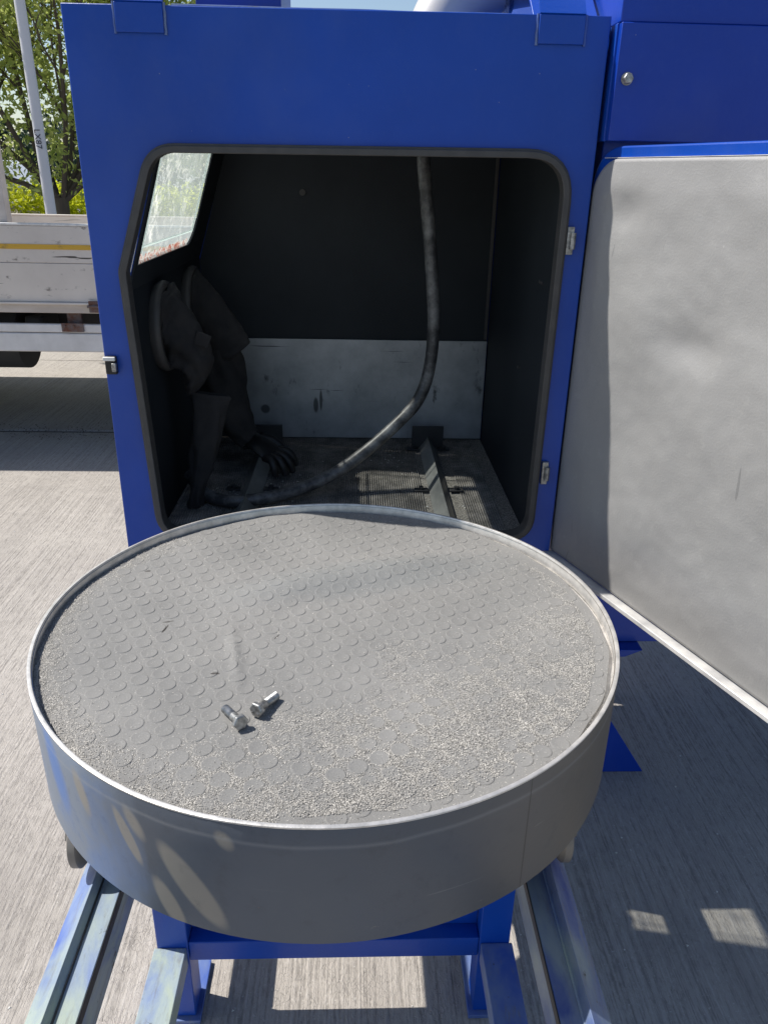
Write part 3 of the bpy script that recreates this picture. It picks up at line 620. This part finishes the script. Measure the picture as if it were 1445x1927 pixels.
lathe('drum_side', [(TR_-.006,1.0068),(TR_-.0005,1.0068),(TR_,1.0058),(TR_,.97),(TR_,.845),(TR_-.004,.841),(TR_-.03,.841),(.05,.841)], M['drum'], tt, 160, .0015)
lathe('rim', [(TR_-.0005,1.0072),(TR_+.0002,1.0075),(TR_+.0002,ZR-.0006),(TR_-.0008,ZR),(TR_-.0042,ZR),(TR_-.005,ZR-.001),(TR_-.005,.9865)], M['rim'], tt, 200, .0015)
box('rim_weld', TC.x-.295, TC.x-.292, TC.y+.268, TC.y+.300, .989, 1.0105, M['dark'], tt, .0005) if False else None
def lathe_base(): return lathe('table_top', [(0.0001,.9875),(TR_-.0055,.9875)], M['rim'], tt, 120)
lathe_base()
def mat_h(x, y):
    h = 0.
    # buckle across the middle
    ax, ay = -.17, 1.055; bx, by = .12, 1.17
    tx, ty = bx-ax, by-ay; L2 = tx*tx+ty*ty; t = ((x-ax)*tx+(y-ay)*ty)/L2; d = ((x-ax)*ty-(y-ay)*tx)/math.sqrt(L2)
    h += .010*math.exp(-(d/.038)**2)*math.exp(-((t-.5)/.60)**4)
    ax, ay = -.175, .955; bx, by = -.150, .835; tx, ty = bx-ax, by-ay; L2 = tx*tx+ty*ty; t = ((x-ax)*tx+(y-ay)*ty)/L2; d = ((x-ax)*ty-(y-ay)*tx)/math.sqrt(L2)
    h += .0032*math.exp(-(d/.007)**2)*math.exp(-((t-.5)/.55)**4)
    h += .0022*noise.noise(Vector((x*7,y*7,1)))+.0010*noise.noise(Vector((x*22,y*22,3)))
    return h
V=[(TC.x+.004*0, TC.y, ZM+mat_h(TC.x,TC.y))]; F=[]; NR, NT = 90, 200
def mat_r(th): return TR_-.0105-.003*max(0,math.cos(th-R(-25)))+.0012*math.sin(th*23)+.002*noise.noise(Vector((math.cos(th)*3,math.sin(th)*3,0)))
for i in range(1,NR+1):
    for k in range(NT):
        th=2*math.pi*k/NT; r=mat_r(th)*i/NR; x=TC.x+r*math.cos(th); y=TC.y+r*math.sin(th); V.append((x,y,ZM+mat_h(x,y)-(0.0002 if i==NR else 0)))
bmm = bmesh.new(); vv=[bmm.verts.new(p) for p in V]
skirt=[bmm.verts.new((V[1+(NR-1)*NT+k][0],V[1+(NR-1)*NT+k][1],.988)) for k in range(NT)]
for k in range(NT): bmm.faces.new((vv[0],vv[1+k],vv[1+(k+1)%NT]))
for i in range(NR-1):
    for k in range(NT):
        a=1+i*NT; bmm.faces.new((vv[a+k],vv[a+NT+k],vv[a+NT+(k+1)%NT],vv[a+(k+1)%NT]))
a=1+(NR-1)*NT
for k in range(NT): bmm.faces.new((vv[a+k],skirt[k],skirt[(k+1)%NT],vv[a+(k+1)%NT]))
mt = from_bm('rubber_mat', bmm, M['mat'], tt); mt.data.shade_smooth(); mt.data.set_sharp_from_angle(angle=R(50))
# studs : square lattice, pitch 28 mm, turned
v1 = Vector((.0245,.0136)); v2 = Vector((-.0136,.0245)); o0 = Vector((-.292,.865)); SV=[]; SF=[]; K=24; studs=[]
for i in range(-40,41):
    for j in range(-40,41):
        p=o0+v1*i+v2*j; d=math.hypot(p.x-TC.x,p.y-TC.y); th=math.atan2(p.y-TC.y,p.x-TC.x)
        if d < mat_r(th)-.0105: studs.append(p)
for p in studs:
    b0=len(SV); hgt=.0010+.0003*noise.noise(Vector((p.x*9,p.y*9,4)))
    for r_, dz in ((.0124,-.0008),(.0116,hgt*.55),(.0108,hgt*.8),(.0096,hgt*.55)):
        for k in range(K):
            x=p.x+r_*math.cos(2*math.pi*k/K); y=p.y+r_*math.sin(2*math.pi*k/K); SV.append((x,y,ZM+mat_h(x,y)+dz))
    SV.append((p.x,p.y,ZM+mat_h(p.x,p.y)+hgt*.55)); c_=len(SV)-1
    for q in range(3):
        for k in range(K): a0=b0+q*K; SF.append((a0+k,a0+(k+1)%K,a0+K+(k+1)%K,a0+K+k))
    for k in range(K): SF.append((b0+3*K+k,b0+3*K+(k+1)%K,c_,c_))
me=bpy.data.meshes.new('stud'); me.from_pydata(SV,[],[f if f[2]!=f[3] else f[:3] for f in SF]); me.update()
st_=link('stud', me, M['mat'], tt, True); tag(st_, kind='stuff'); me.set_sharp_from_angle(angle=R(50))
# wheels and axles, centre bearing
def vwheel(x, y, s):
    z=.806; prof=[(0,.0,),(0,.014),(.004,.034),(.009,.040),(.018,.040),(.021,.034),(.021,.0)]
    bm=bmesh.new(); n=32; rings=[]
    for dx, rr_ in prof:
        rings.append([bm.verts.new((x+s*dx, y+max(rr_,.0005)*math.cos(2*math.pi*k/n), z+max(rr_,.0005)*math.sin(2*math.pi*k/n))) for k in range(n)])
    for r0,r1 in zip(rings,rings[1:]):
        for k in range(n): bm.faces.new((r0[k],r0[(k+1)%n],r1[(k+1)%n],r1[k]))
    bmesh.ops.recalc_face_normals(bm, faces=bm.faces); wo=from_bm('wheel',bm,M['wheel'],tt); wo.data.shade_smooth(); wo.data.set_sharp_from_angle(angle=R(35))
    tube('axle_bolt', [(x+s*.020,y,z),(x+s*.032,y,z)], .0095, M['wheel'], wo, 6, smooth=False); tube('axle', [(x-s*.06,y,z),(x+s*.001,y,z)], .009, M['dark'], wo, 12)
for y in (.765,1.21):
    vwheel(-.3395,y,-1); vwheel(.264,y,1)
box('chassis_beam', -.30,.235,.74,.79,.80,.838,M['dark'],tt); box('chassis_beam', -.30,.235,1.185,1.235,.80,.838,M['dark'],tt)
# grit : irregular grains, thick in a crescent
def density(x, y):
    dx, dy = (x-TC.x)/TR_, (y-TC.y)/TR_; r=math.hypot(dx,dy)
    if r > .985: return 0
    s=(.50*dx-.87*dy); nz=noise.noise(Vector((x*9,y*9,7)))*.22+noise.noise(Vector((x*30,y*30,2)))*.10
    d=max(0,min(1,(s-.30+nz)*2.3))
    e=(.93*dx-.20*dy); d=max(d, min(1,max(0,(e-.60+nz*.8)*3.0)))
    if dx<0 and r>.86: d=max(d, min(1,(r-.86+nz*.35)*8)* (1 if dy<.55 else max(0,1-(dy-.55)*6))*.8)
    if (dx>0 or dy<-.7) and r>.925-.02*nz*5 and dx>-.1: d*=.05                      # bare margin by the rim
    if dy>.35 and dx>.3: d*=max(.0,1-(dy-.35)*2.8) if r<.80 else 1
    return max(d, .018)
G=[]; tries=0
while len(G) < 92000 and tries < 900000:
    tries+=1; a_=random.uniform(0,2*math.pi); r_=TR_*.985*math.sqrt(random.random()); x=TC.x+r_*math.cos(a_); y=TC.y+r_*math.sin(a_); d=density(x,y)
    if random.random() < d:
        q=Vector((x,y))-o0; fi=q.dot(v1)/v1.length_squared; fj=q.dot(v2)/v2.length_squared; fi-=round(fi); fj-=round(fj)
        rr_=math.hypot(fi,fj)*.028
        on = rr_ < .0108
        if on and random.random() < min(.97,max(.15,.62+1.1*noise.noise(Vector((x*11,y*11,5))))): continue
        if random.random() < .35+.9*noise.noise(Vector((x*26,y*26,8))): continue
        G.append((x,y,ZM+mat_h(x,y)+(.0012 if on else .0003)+random.random()*.0010*d))
G=np.array(G); n=len(G); sz=RNG.uniform(.00036,.00082,n)*RNG.choice([.75,1.,1.25],n)
ang=RNG.uniform(0,6.283,n); ca,sa=np.cos(ang),np.sin(ang); st3=RNG.uniform(.7,1.7,n)
TT=np.array([[1,0,-.35],[-.6,.8,-.35],[-.6,-.8,-.35],[.1,.05,.8]]); tx=TT[None,:,0]*st3[:,None]; ty=np.repeat(TT[None,:,1],n,0)
V=np.stack([G[:,None,0]+(tx*ca[:,None]-ty*sa[:,None])*sz[:,None], G[:,None,1]+(tx*sa[:,None]+ty*ca[:,None])*sz[:,None], G[:,None,2]+TT[None,:,2]*sz[:,None]],2)
F=(np.arange(n)[:,None,None]*4+np.array([[0,1,3],[1,2,3],[2,0,3]])[None]).reshape(-1,3)
tag(np_mesh('abrasive_grit', V.reshape(-1,3), F, M['grain']), 'pale coarse blasting grit strewn in a crescent over the turntable mat', 'grit', 'stuff')

# ================================================================== the two hex bolts
def hexbolt(name, tail, head, label, facing=None):
    t=Vector(tail); h=Vector(head); ax=(h-t).normalized(); e=thing(name, (h.x,h.y,ZM), label, 'bolt', 'loose hex bolts on the turntable')
    L=(h-t).length
    pts=[t]; rad=[.0040]
    k=0; x=.0008
    while x < L*.62: pts.append(t+ax*x); rad.append(.0056 if k%2 else .0050); x+=.0007; k+=1
    pts.append(t+ax*(L*.64)); rad.append(.0055); pts.append(h); rad.append(.0055)
    sh=tube('shank', pts, rad, M['zinc'], e, 16)
    bm=bmesh.new(); add_tube(bm,[h,h+ax*.0052,h+ax*.0062],[.0098,.0098,.0084],6); hd=from_bm('bolt_head',bm,M['zinc'],e,bev=.0004)
    add=[]; n_=ax; a=n_.cross(Z_).normalized(); bq=n_.cross(a)
    if facing:
        for k in range(3):
            th=2*math.pi*k/3+.5; d=(a*math.cos(th)+bq*math.sin(th)); tube('grade_mark',[h+ax*.0062+d*.0028,h+ax*.0066+d*.0062],.0007,M['zinc'],hd,6)
    return e
hb = lambda x,y: ZM+mat_h(x,y)
hexbolt('hex_bolt', (-.1575,.7745,hb(-.157,.774)+.0062), (-.1355,.7430,hb(-.135,.743)+.0108), 'shiny hex bolt with plain head pointing to lower right, left of the pair')
hexbolt('hex_bolt', (-.0965,.7985,hb(-.097,.798)+.0062), (-.1155,.7665,hb(-.116,.766)+.0108), 'hex bolt with marks stamped on its head, right of the pair, tail up right', True)

# ================================================================== RAIL STAND
rs = thing('rail_stand', (-.04,1.05,0), 'blue steel rail stand with worn painted rails under the turntable', 'rail stand')
for s, mat_, lab in ((-1,'blue_worn','left rail with pale green and blue worn paint'),(1,'blue_rubbed','right rail in dark blue with rubbed outer flange')):
    c=-.035; X=lambda q: c+s*q
    def pr(name, pts, mt_, par, y0=.12, y1=1.468):
        return prism(name, [(X(a),z) for a,z in pts], y0, y1, M[mt_], par, .001)
    base=pr('rail', [(.262,.757),(.2875,.757),(.2875,.745),(.3195,.745),(.3195,.69),(.262,.69)], mat_, rs)
    base['label']=lab
    pr('running_angle', [(.288,.7455),(.288,.7585),(.294,.772),(.3215,.7475),(.3195,.7455)], mat_, base)
    tube('weld_bead', spline([(X(.2878)+.0012*noise.noise(Vector((k,s,1))),.12+k*.03,.7578) for k in range(46)],3), .0016, M['dark'] if s<0 else M['blue_worn'], base, 6)
    pr('shade_strip', [(.2606,.742),(.2618,.742),(.2618,.7568),(.2606,.7568)], 'black', base)  # added black strip standing in for shade on the inner step
    box('post', *sorted((X(.285),X(.345))), 1.05, 1.11, .012, .6895, M['blue'], rs, .002)
    box('arm', *sorted((X(.288),X(.350))), .15, 1.0495, .165, .215, M['blue_worn' if s<0 else 'blue_scuffed'], rs, .002)
    box('rear_arm', *sorted((X(.288),X(.350))), 1.111, 1.399, .165, .215, M['blue'], rs, .002)
    box('foot_plate', *sorted((X(.275),X(.372))), 1.04, 1.175, .001, .011, M['blue_scuffed'], rs, .001)
    g = [(.284,.226),(.284,.330),(.17,.226)]
    prism('gusset', [(X(a),z) for a,z in g], 1.085, 1.091, M['blue'], rs, .0005)
box('crossbeam', -.3195,.2495,1.052,1.10,.175,.225,M['blue'],rs,.002)
for s in (-1,1):
    box('post', *sorted((-.035+s*.285,-.035+s*.345)), 1.40,1.46,.012,.6895,M['blue'],rs,.002)
# side bracket seen left of drum
# ================================================================== TRUCK
tk = thing('flatbed_truck', (-1.5,5.5,0), 'flatbed truck with scuffed aluminium dropsides and yellow reflective stripe', 'truck')
TY = 4.5; X0, X1 = -5.2, 1.3
zz = [(.918,1.126),(1.1275,1.320)]
for i,(z0,z1) in enumerate(zz): box('side_plank', X0, X1, TY, TY+.028, z0, z1, M['alu'], tk, .003)
box('top_capping', X0, X1, TY-.004, TY+.032, 1.3205, 1.333, M['lip'], tk, .003)
box('side_ledge', X0, X1, TY-.02, TY+.03, .905, .9175, M['alu'], tk, .003)
box('reflective_stripe', X0, X1, TY-.0035, TY-.0005, 1.199, 1.225, M['tape'], tk, 0)
for x in (-4.1,-2.9,-1.45,.2):
    lk = box('side_hinge', x-.045, x+.045, TY-.030, TY-.0205, .866, .93, M['rust'], tk, .004); tube('hinge_pin', [(x-.05,TY-.036,.90),(x+.05,TY-.036,.90)], .008, M['rust'], lk, 10)
box('bed_rail', X0, X1, TY+.006, TY+.07, .856, .904, M['bed'], tk, .003)
box('bed_floor', X0, X1, TY+.071, 6.62, .866, .915, M['bed'], tk, .003)
for i,(z0,z1) in enumerate(((.918,1.04),(1.0415,1.15),(1.1515,1.262))): box('far_side_plank', X0, X1, 6.625, 6.65, z0, z1, M['alu'], tk, .003)
box('far_capping', X0, X1, 6.62, 6.655, 1.2625, 1.275, M['alu'], tk, .003)
box('tail_board', X1-.03, X1, TY+.033, 6.62, .918, 1.32, M['alu'], tk, .003)
pst=box('stake_post', -1.995, -1.895, TY+.04, TY+.11, .918, 2.5, M['bed'], tk, .004)
box('head_board', X0-.03, X0-.001, TY, 6.65, .9, 2.2, M['alu'], tk)
box('guard_rail', X0+.6, .75, TY+.03, TY+.06, .742, .790, M['white'], tk, .006)
box('guard_rail', X0+.6, .75, TY+.03, TY+.07, .630, .738, M['white'], tk, .008)
gb=box('guard_bracket', -1.68, -1.555, TY+.02, TY+.0285, .748, .797, M['rust'], tk, .002)
box('guard_bracket', -1.66, -1.58, TY+.075, TY+.10, .64, .865, M['rust'], tk, .002)
for x in (-1.66,-1.61): tube('bracket_bolt', [(x,TY+.0195,.78),(x,TY+.012,.78)], .008, M['rust'], gb, 6, smooth=False)
for y in (5.1,5.95): box('chassis_rail', X0+.2, X1-.2, y, y+.08, .64, .84, M['chassis'], tk, .005)
for x in np.arange(X0+.5, X1, .6): box('cross_member', x, x+.06, TY+.1, 6.6, .842, .8655, M['chassis'], tk, .003)
tube('fuel_tank', [(-2.9,4.88,.66),(-2.02,4.88,.66)], .20, M['chassis'], tk, 28)
box('battery_box', -1.97,-1.86, 4.72, 5.0, .60, .80, M['chassis'], tk, .02)
box('spare_carrier', -1.85,-.6, 5.2, 5.9, .50, .62, M['chassis'], tk, .02)
def truckwheel(x, y):
    wv=tube('wheel', [(x,y-.13,.42),(x,y-.11,.42),(x,y+.11,.42),(x,y+.13,.42)], [.36,.42,.42,.36], M['black'], tk, 40)
    tube('rim', [(x,y-.133,.42),(x,y-.10,.42)], [.23,.21], M['white'], wv, 28)
for x in (-3.6,.1):
    for y in (4.8,6.3): truckwheel(x,y)
# cab
cb=prism('cab', [(X0-1.9,.45),(X0-.08,.45),(X0-.08,2.35),(X0-1.3,2.35),(X0-1.8,1.5)], TY+.05, 6.6, M['car'], tk, .03)
prism('cab_window', [(X0-1.55,1.5),(X0-.6,1.5),(X0-.6,2.15),(X0-1.25,2.15)], TY+.042, TY+.049, M['carglass'], cb, 0)
truckwheel(X0-1.1,4.85); truckwheel(X0-1.1,6.25)

# ================================================================== LAMP POST
lp = thing('lamp_post', (-3.25,9,0), 'tall slim white painted lamp post behind the truck bed', 'lamp post')
tube('post', [(-3.265,9,0),(-3.278,9,1.1),(-3.292,9,3),(-3.32,9,6.8)], [.075,.056,.052,.04], M['pole'], lp, 24)
tube('lamp_arm', spline([(-3.32,9,6.75),(-3.3,9,7.1),(-3.0,8.9,7.3),(-2.5,8.8,7.35)],6), .03, M['pole'], lp, 12)
box('lamp_head', -2.55,-2.0,8.70,8.88,7.3,7.38, M['pole'], lp, .02)
tube('base_door_collar', [(-3.265,9,0),(-3.27,9,.5)], .085, M['pole'], lp, 24)
tx = bpy.data.curves.new('graffiti','FONT'); tx.body='LX87'; tx.size=.085; tx.extrude=.001; tx.align_x='CENTER'; tx.align_y='CENTER'; tx.materials.append(M['ink'])
to = bpy.data.objects.new('graffiti_tag', tx); COL.objects.link(to); to.location=(-3.286,8.943,1.887); to.rotation_euler=(R(90),R(90),R(0)); 
dg = bpy.context.evaluated_depsgraph_get(); me = bpy.data.meshes.new_from_object(to.evaluated_get(dg)); mw_=Matrix.Translation(to.location)@to.rotation_euler.to_matrix().to_4x4(); me.transform(mw_)
bpy.data.objects.remove(to); link('graffiti_tag', me, None, lp)

# ================================================================== PLANTS
def leaves(name, C, size, mat, parent=None, flat=.0, aspect=1.9):
    C=np.asarray(C); n=len(C); a=RNG.normal(size=(n,3)); a/=np.linalg.norm(a,axis=1)[:,None]; b_=RNG.normal(size=(n,3)); b_-=a*(a*b_).sum(1)[:,None]; b_/=np.linalg.norm(b_,axis=1)[:,None]
    s=RNG.uniform(.6,1.2,n)[:,None]*size; a=a*s*aspect*.5; b_=b_*s*.5; c_=np.cross(a,b_); c_/=np.linalg.norm(c_,axis=1)[:,None]
    V=np.stack([C-a, C+b_*.8+c_*s*.12, C+a, C-b_*.8+c_*s*.12],1).reshape(-1,3); F=np.arange(4*n).reshape(-1,4); return np_mesh(name, V, F, mat, parent)
def make_tree(base, height, spread, nleaf, label, seed, leaf=.062, group=None, forks=None, lm='leaf'):
    rnd=random.Random(seed); e=thing('tree', base, label, 'tree', group); B=Vector(base); bm=bmesh.new(); tips=[]
    def branch(p, d, L, r, lev):
        pts=[p]; rr=[r]; q=p.copy(); dd=d.copy(); ns=5
        for i in range(ns):
            dd=(dd+Vector((rnd.gauss(0,.13),rnd.gauss(0,.13),rnd.gauss(.05,.08)))).normalized(); q=q+dd*L/ns; pts.append(q.copy()); rr.append(r*(1-.62*(i+1)/ns))
            if lev<4 and i>=1:
                for _ in range(2 if lev<3 else 1):
                    nd=(dd+Vector((rnd.gauss(0,.55),rnd.gauss(0,.55),rnd.gauss(.05,.30)))).normalized(); branch(q.copy(), nd, L*rnd.uniform(.42,.62), rr[-1]*.62, lev+1)
            if lev>=2: tips.append((q.copy(), .10 if lev>2 else .06))
        add_tube(bm, pts, rr, 7 if lev<2 else 4, False)
    fk=B+Vector((0,0,height*.27)); add_tube(bm, [B+Vector((0,0,-.05)),B+Vector((.01,0,height*.14)),fk+Vector((0,0,.05))], [height*.024,height*.020,height*.022], 12, False)
    for a_, t_, L in forks or ((190,62,.55),(175,40,.6),(150,24,.75),(80,15,.8),(20,22,.75),(-10,45,.55),(250,22,.7),(310,30,.65),(5,62,.45),(200,15,.8)):
        d=Vector((math.cos(R(a_))*math.sin(R(t_))*spread, math.sin(R(a_))*math.sin(R(t_)), math.cos(R(t_)))).normalized()
        branch(fk+Vector((math.cos(R(a_))*.04,0,0)), d, L*height, height*.0095, 1)
    from_bm('trunk', bm, M['bark'], e, smooth=True)
    T_=np.array([t[0][:] for t in tips]); w_=np.array([t[1] for t in tips]); w_/=w_.sum(); idx=RNG.choice(len(T_), nleaf, p=w_); C=T_[idx]+RNG.normal(size=(nleaf,3))*np.array([.15,.15,.19])*height/5
    cl=[]; cc_=B+Vector((-.15*spread,0,height*.62))
    while len(cl) < nleaf//6:
        q=Vector((rnd.gauss(0,.40)*height*.62,rnd.gauss(0,.3)*height*.5,rnd.gauss(0,.36)*height*.62))
        if noise.noise(Vector((q.x*2.6,q.y*2.6,q.z*2.2+seed)))+.6*noise.noise(q*6) > .05 and q.z > -height*.34: cl.append((cc_+q)[:])
    C=np.concatenate([C,np.array(cl)]); leaves('crown', C, leaf, M[lm], e); return e
make_tree((-4.20,12.0,0), 4.4, 1.0, 44000, 'light green leafy tree forking low just right of the lamp post', 5, .060)
make_tree((-11.5,17.5,0), 5.6, 1.1, 9000, 'green leafy tree standing left of the lamp post', 9, .07)
def hedge_bush(x, y, w_, d_, h, n, mat, label, cat, size, group=None, z0=0.):
    C=[]
    while len(C)<n:
        px,py,pz=random.uniform(-1,1),random.uniform(-1,1),random.random()
        top=.86+.14*noise.noise(Vector((px*3+x,py*3,y)))+.10*noise.noise(Vector((px*9+x,py*9,3)))
        if pz>top: continue
        if abs(px)**4+abs(py)**4 > 1.15: continue
        shell = max(abs(px),abs(py),pz/top)
        if random.random() < .12+.88*max(0,(shell-.55)/.45): C.append((x+px*w_/2, y+py*d_/2, z0+pz*h))
    ob=leaves('hedge_bush' if 'hedge' in cat else 'shrub', C, size, mat); return tag(ob, label, cat, None, group)
i=0
names=['golden leaved hedge bush at far left beyond the truck','golden leaved hedge bush seen left of the lamp post','golden leaved hedge bush seen right of the lamp post','golden leaved hedge bush hidden behind the cabinet window','golden leaved hedge bush behind the cabinet','golden leaved hedge bush furthest right behind the machine']
for k in range(6):
    hedge_bush(-7.9+k*1.75, 14.0, 1.85, 1.0, 1.52, 7000, M['hedge'], names[k], 'hedge', .055, 'golden hedge behind the truck')
for k,(x,h) in enumerate(((-6.6,1.05),(-5.5,1.12),(-4.6,1.0),(-3.6,1.08))):
    hedge_bush(x, 12.9, 1.2, .6, h, 3000, M['shrub'], ['dry pale shrub furthest left in front of the golden hedge','dry pale shrub in front of the hedge, left of the lamp post','dry pale shrub in front of the hedge by the tree trunk','dry pale shrub in front of the hedge, right of the tree'][k], 'shrub', .045, 'dry shrubs before the hedge')
C=[]
for k in range(60):
    cx_=-26+k*1.0+random.uniform(-.4,.4); cy_=34+random.uniform(-2,3); hh=3.6+1.4*noise.noise(Vector((k*.35,0,0)))
    m_=700; q=RNG.normal(size=(m_,3)); q/=np.linalg.norm(q,axis=1)[:,None]; q*=RNG.uniform(.7,1.05,m_)[:,None]
    C.append(q*np.array([1.3,1.2,hh*.55])+np.array([cx_,cy_,hh*.5]))
C=np.concatenate(C); tag(leaves('far_tree_belt', C, .22, M['darkleaf'], None, aspect=1.4), 'dark green belt of distant trees behind the hedge', 'trees', 'stuff')

# white van far behind
vn = thing('parked_van', (-9.2,22,0), 'white van parked far off behind the golden hedge', 'van')
pv = prism('body', [(-10.9,.35),(-8.1,.35),(-8.05,1.1),(-8.35,1.22),(-8.75,1.72),(-9.0,1.8),(-10.85,1.8)], 21.2, 22.9, M['car'], vn, .06)
prism('side_window', [(-9.9,1.25),(-8.55,1.25),(-8.85,1.66),(-9.9,1.66)], 21.19, 21.197, M['carglass'], pv, 0)
for x in (-10.3,-8.7):
    wv=tube('wheel', [(x,21.18,.33),(x,21.4,.33)], .33, M['black'], vn, 24); tube('hubcap', [(x,21.165,.33),(x,21.179,.33)], .2, M['white'], wv, 18)
print('grains', n, 'studs', len(studs))
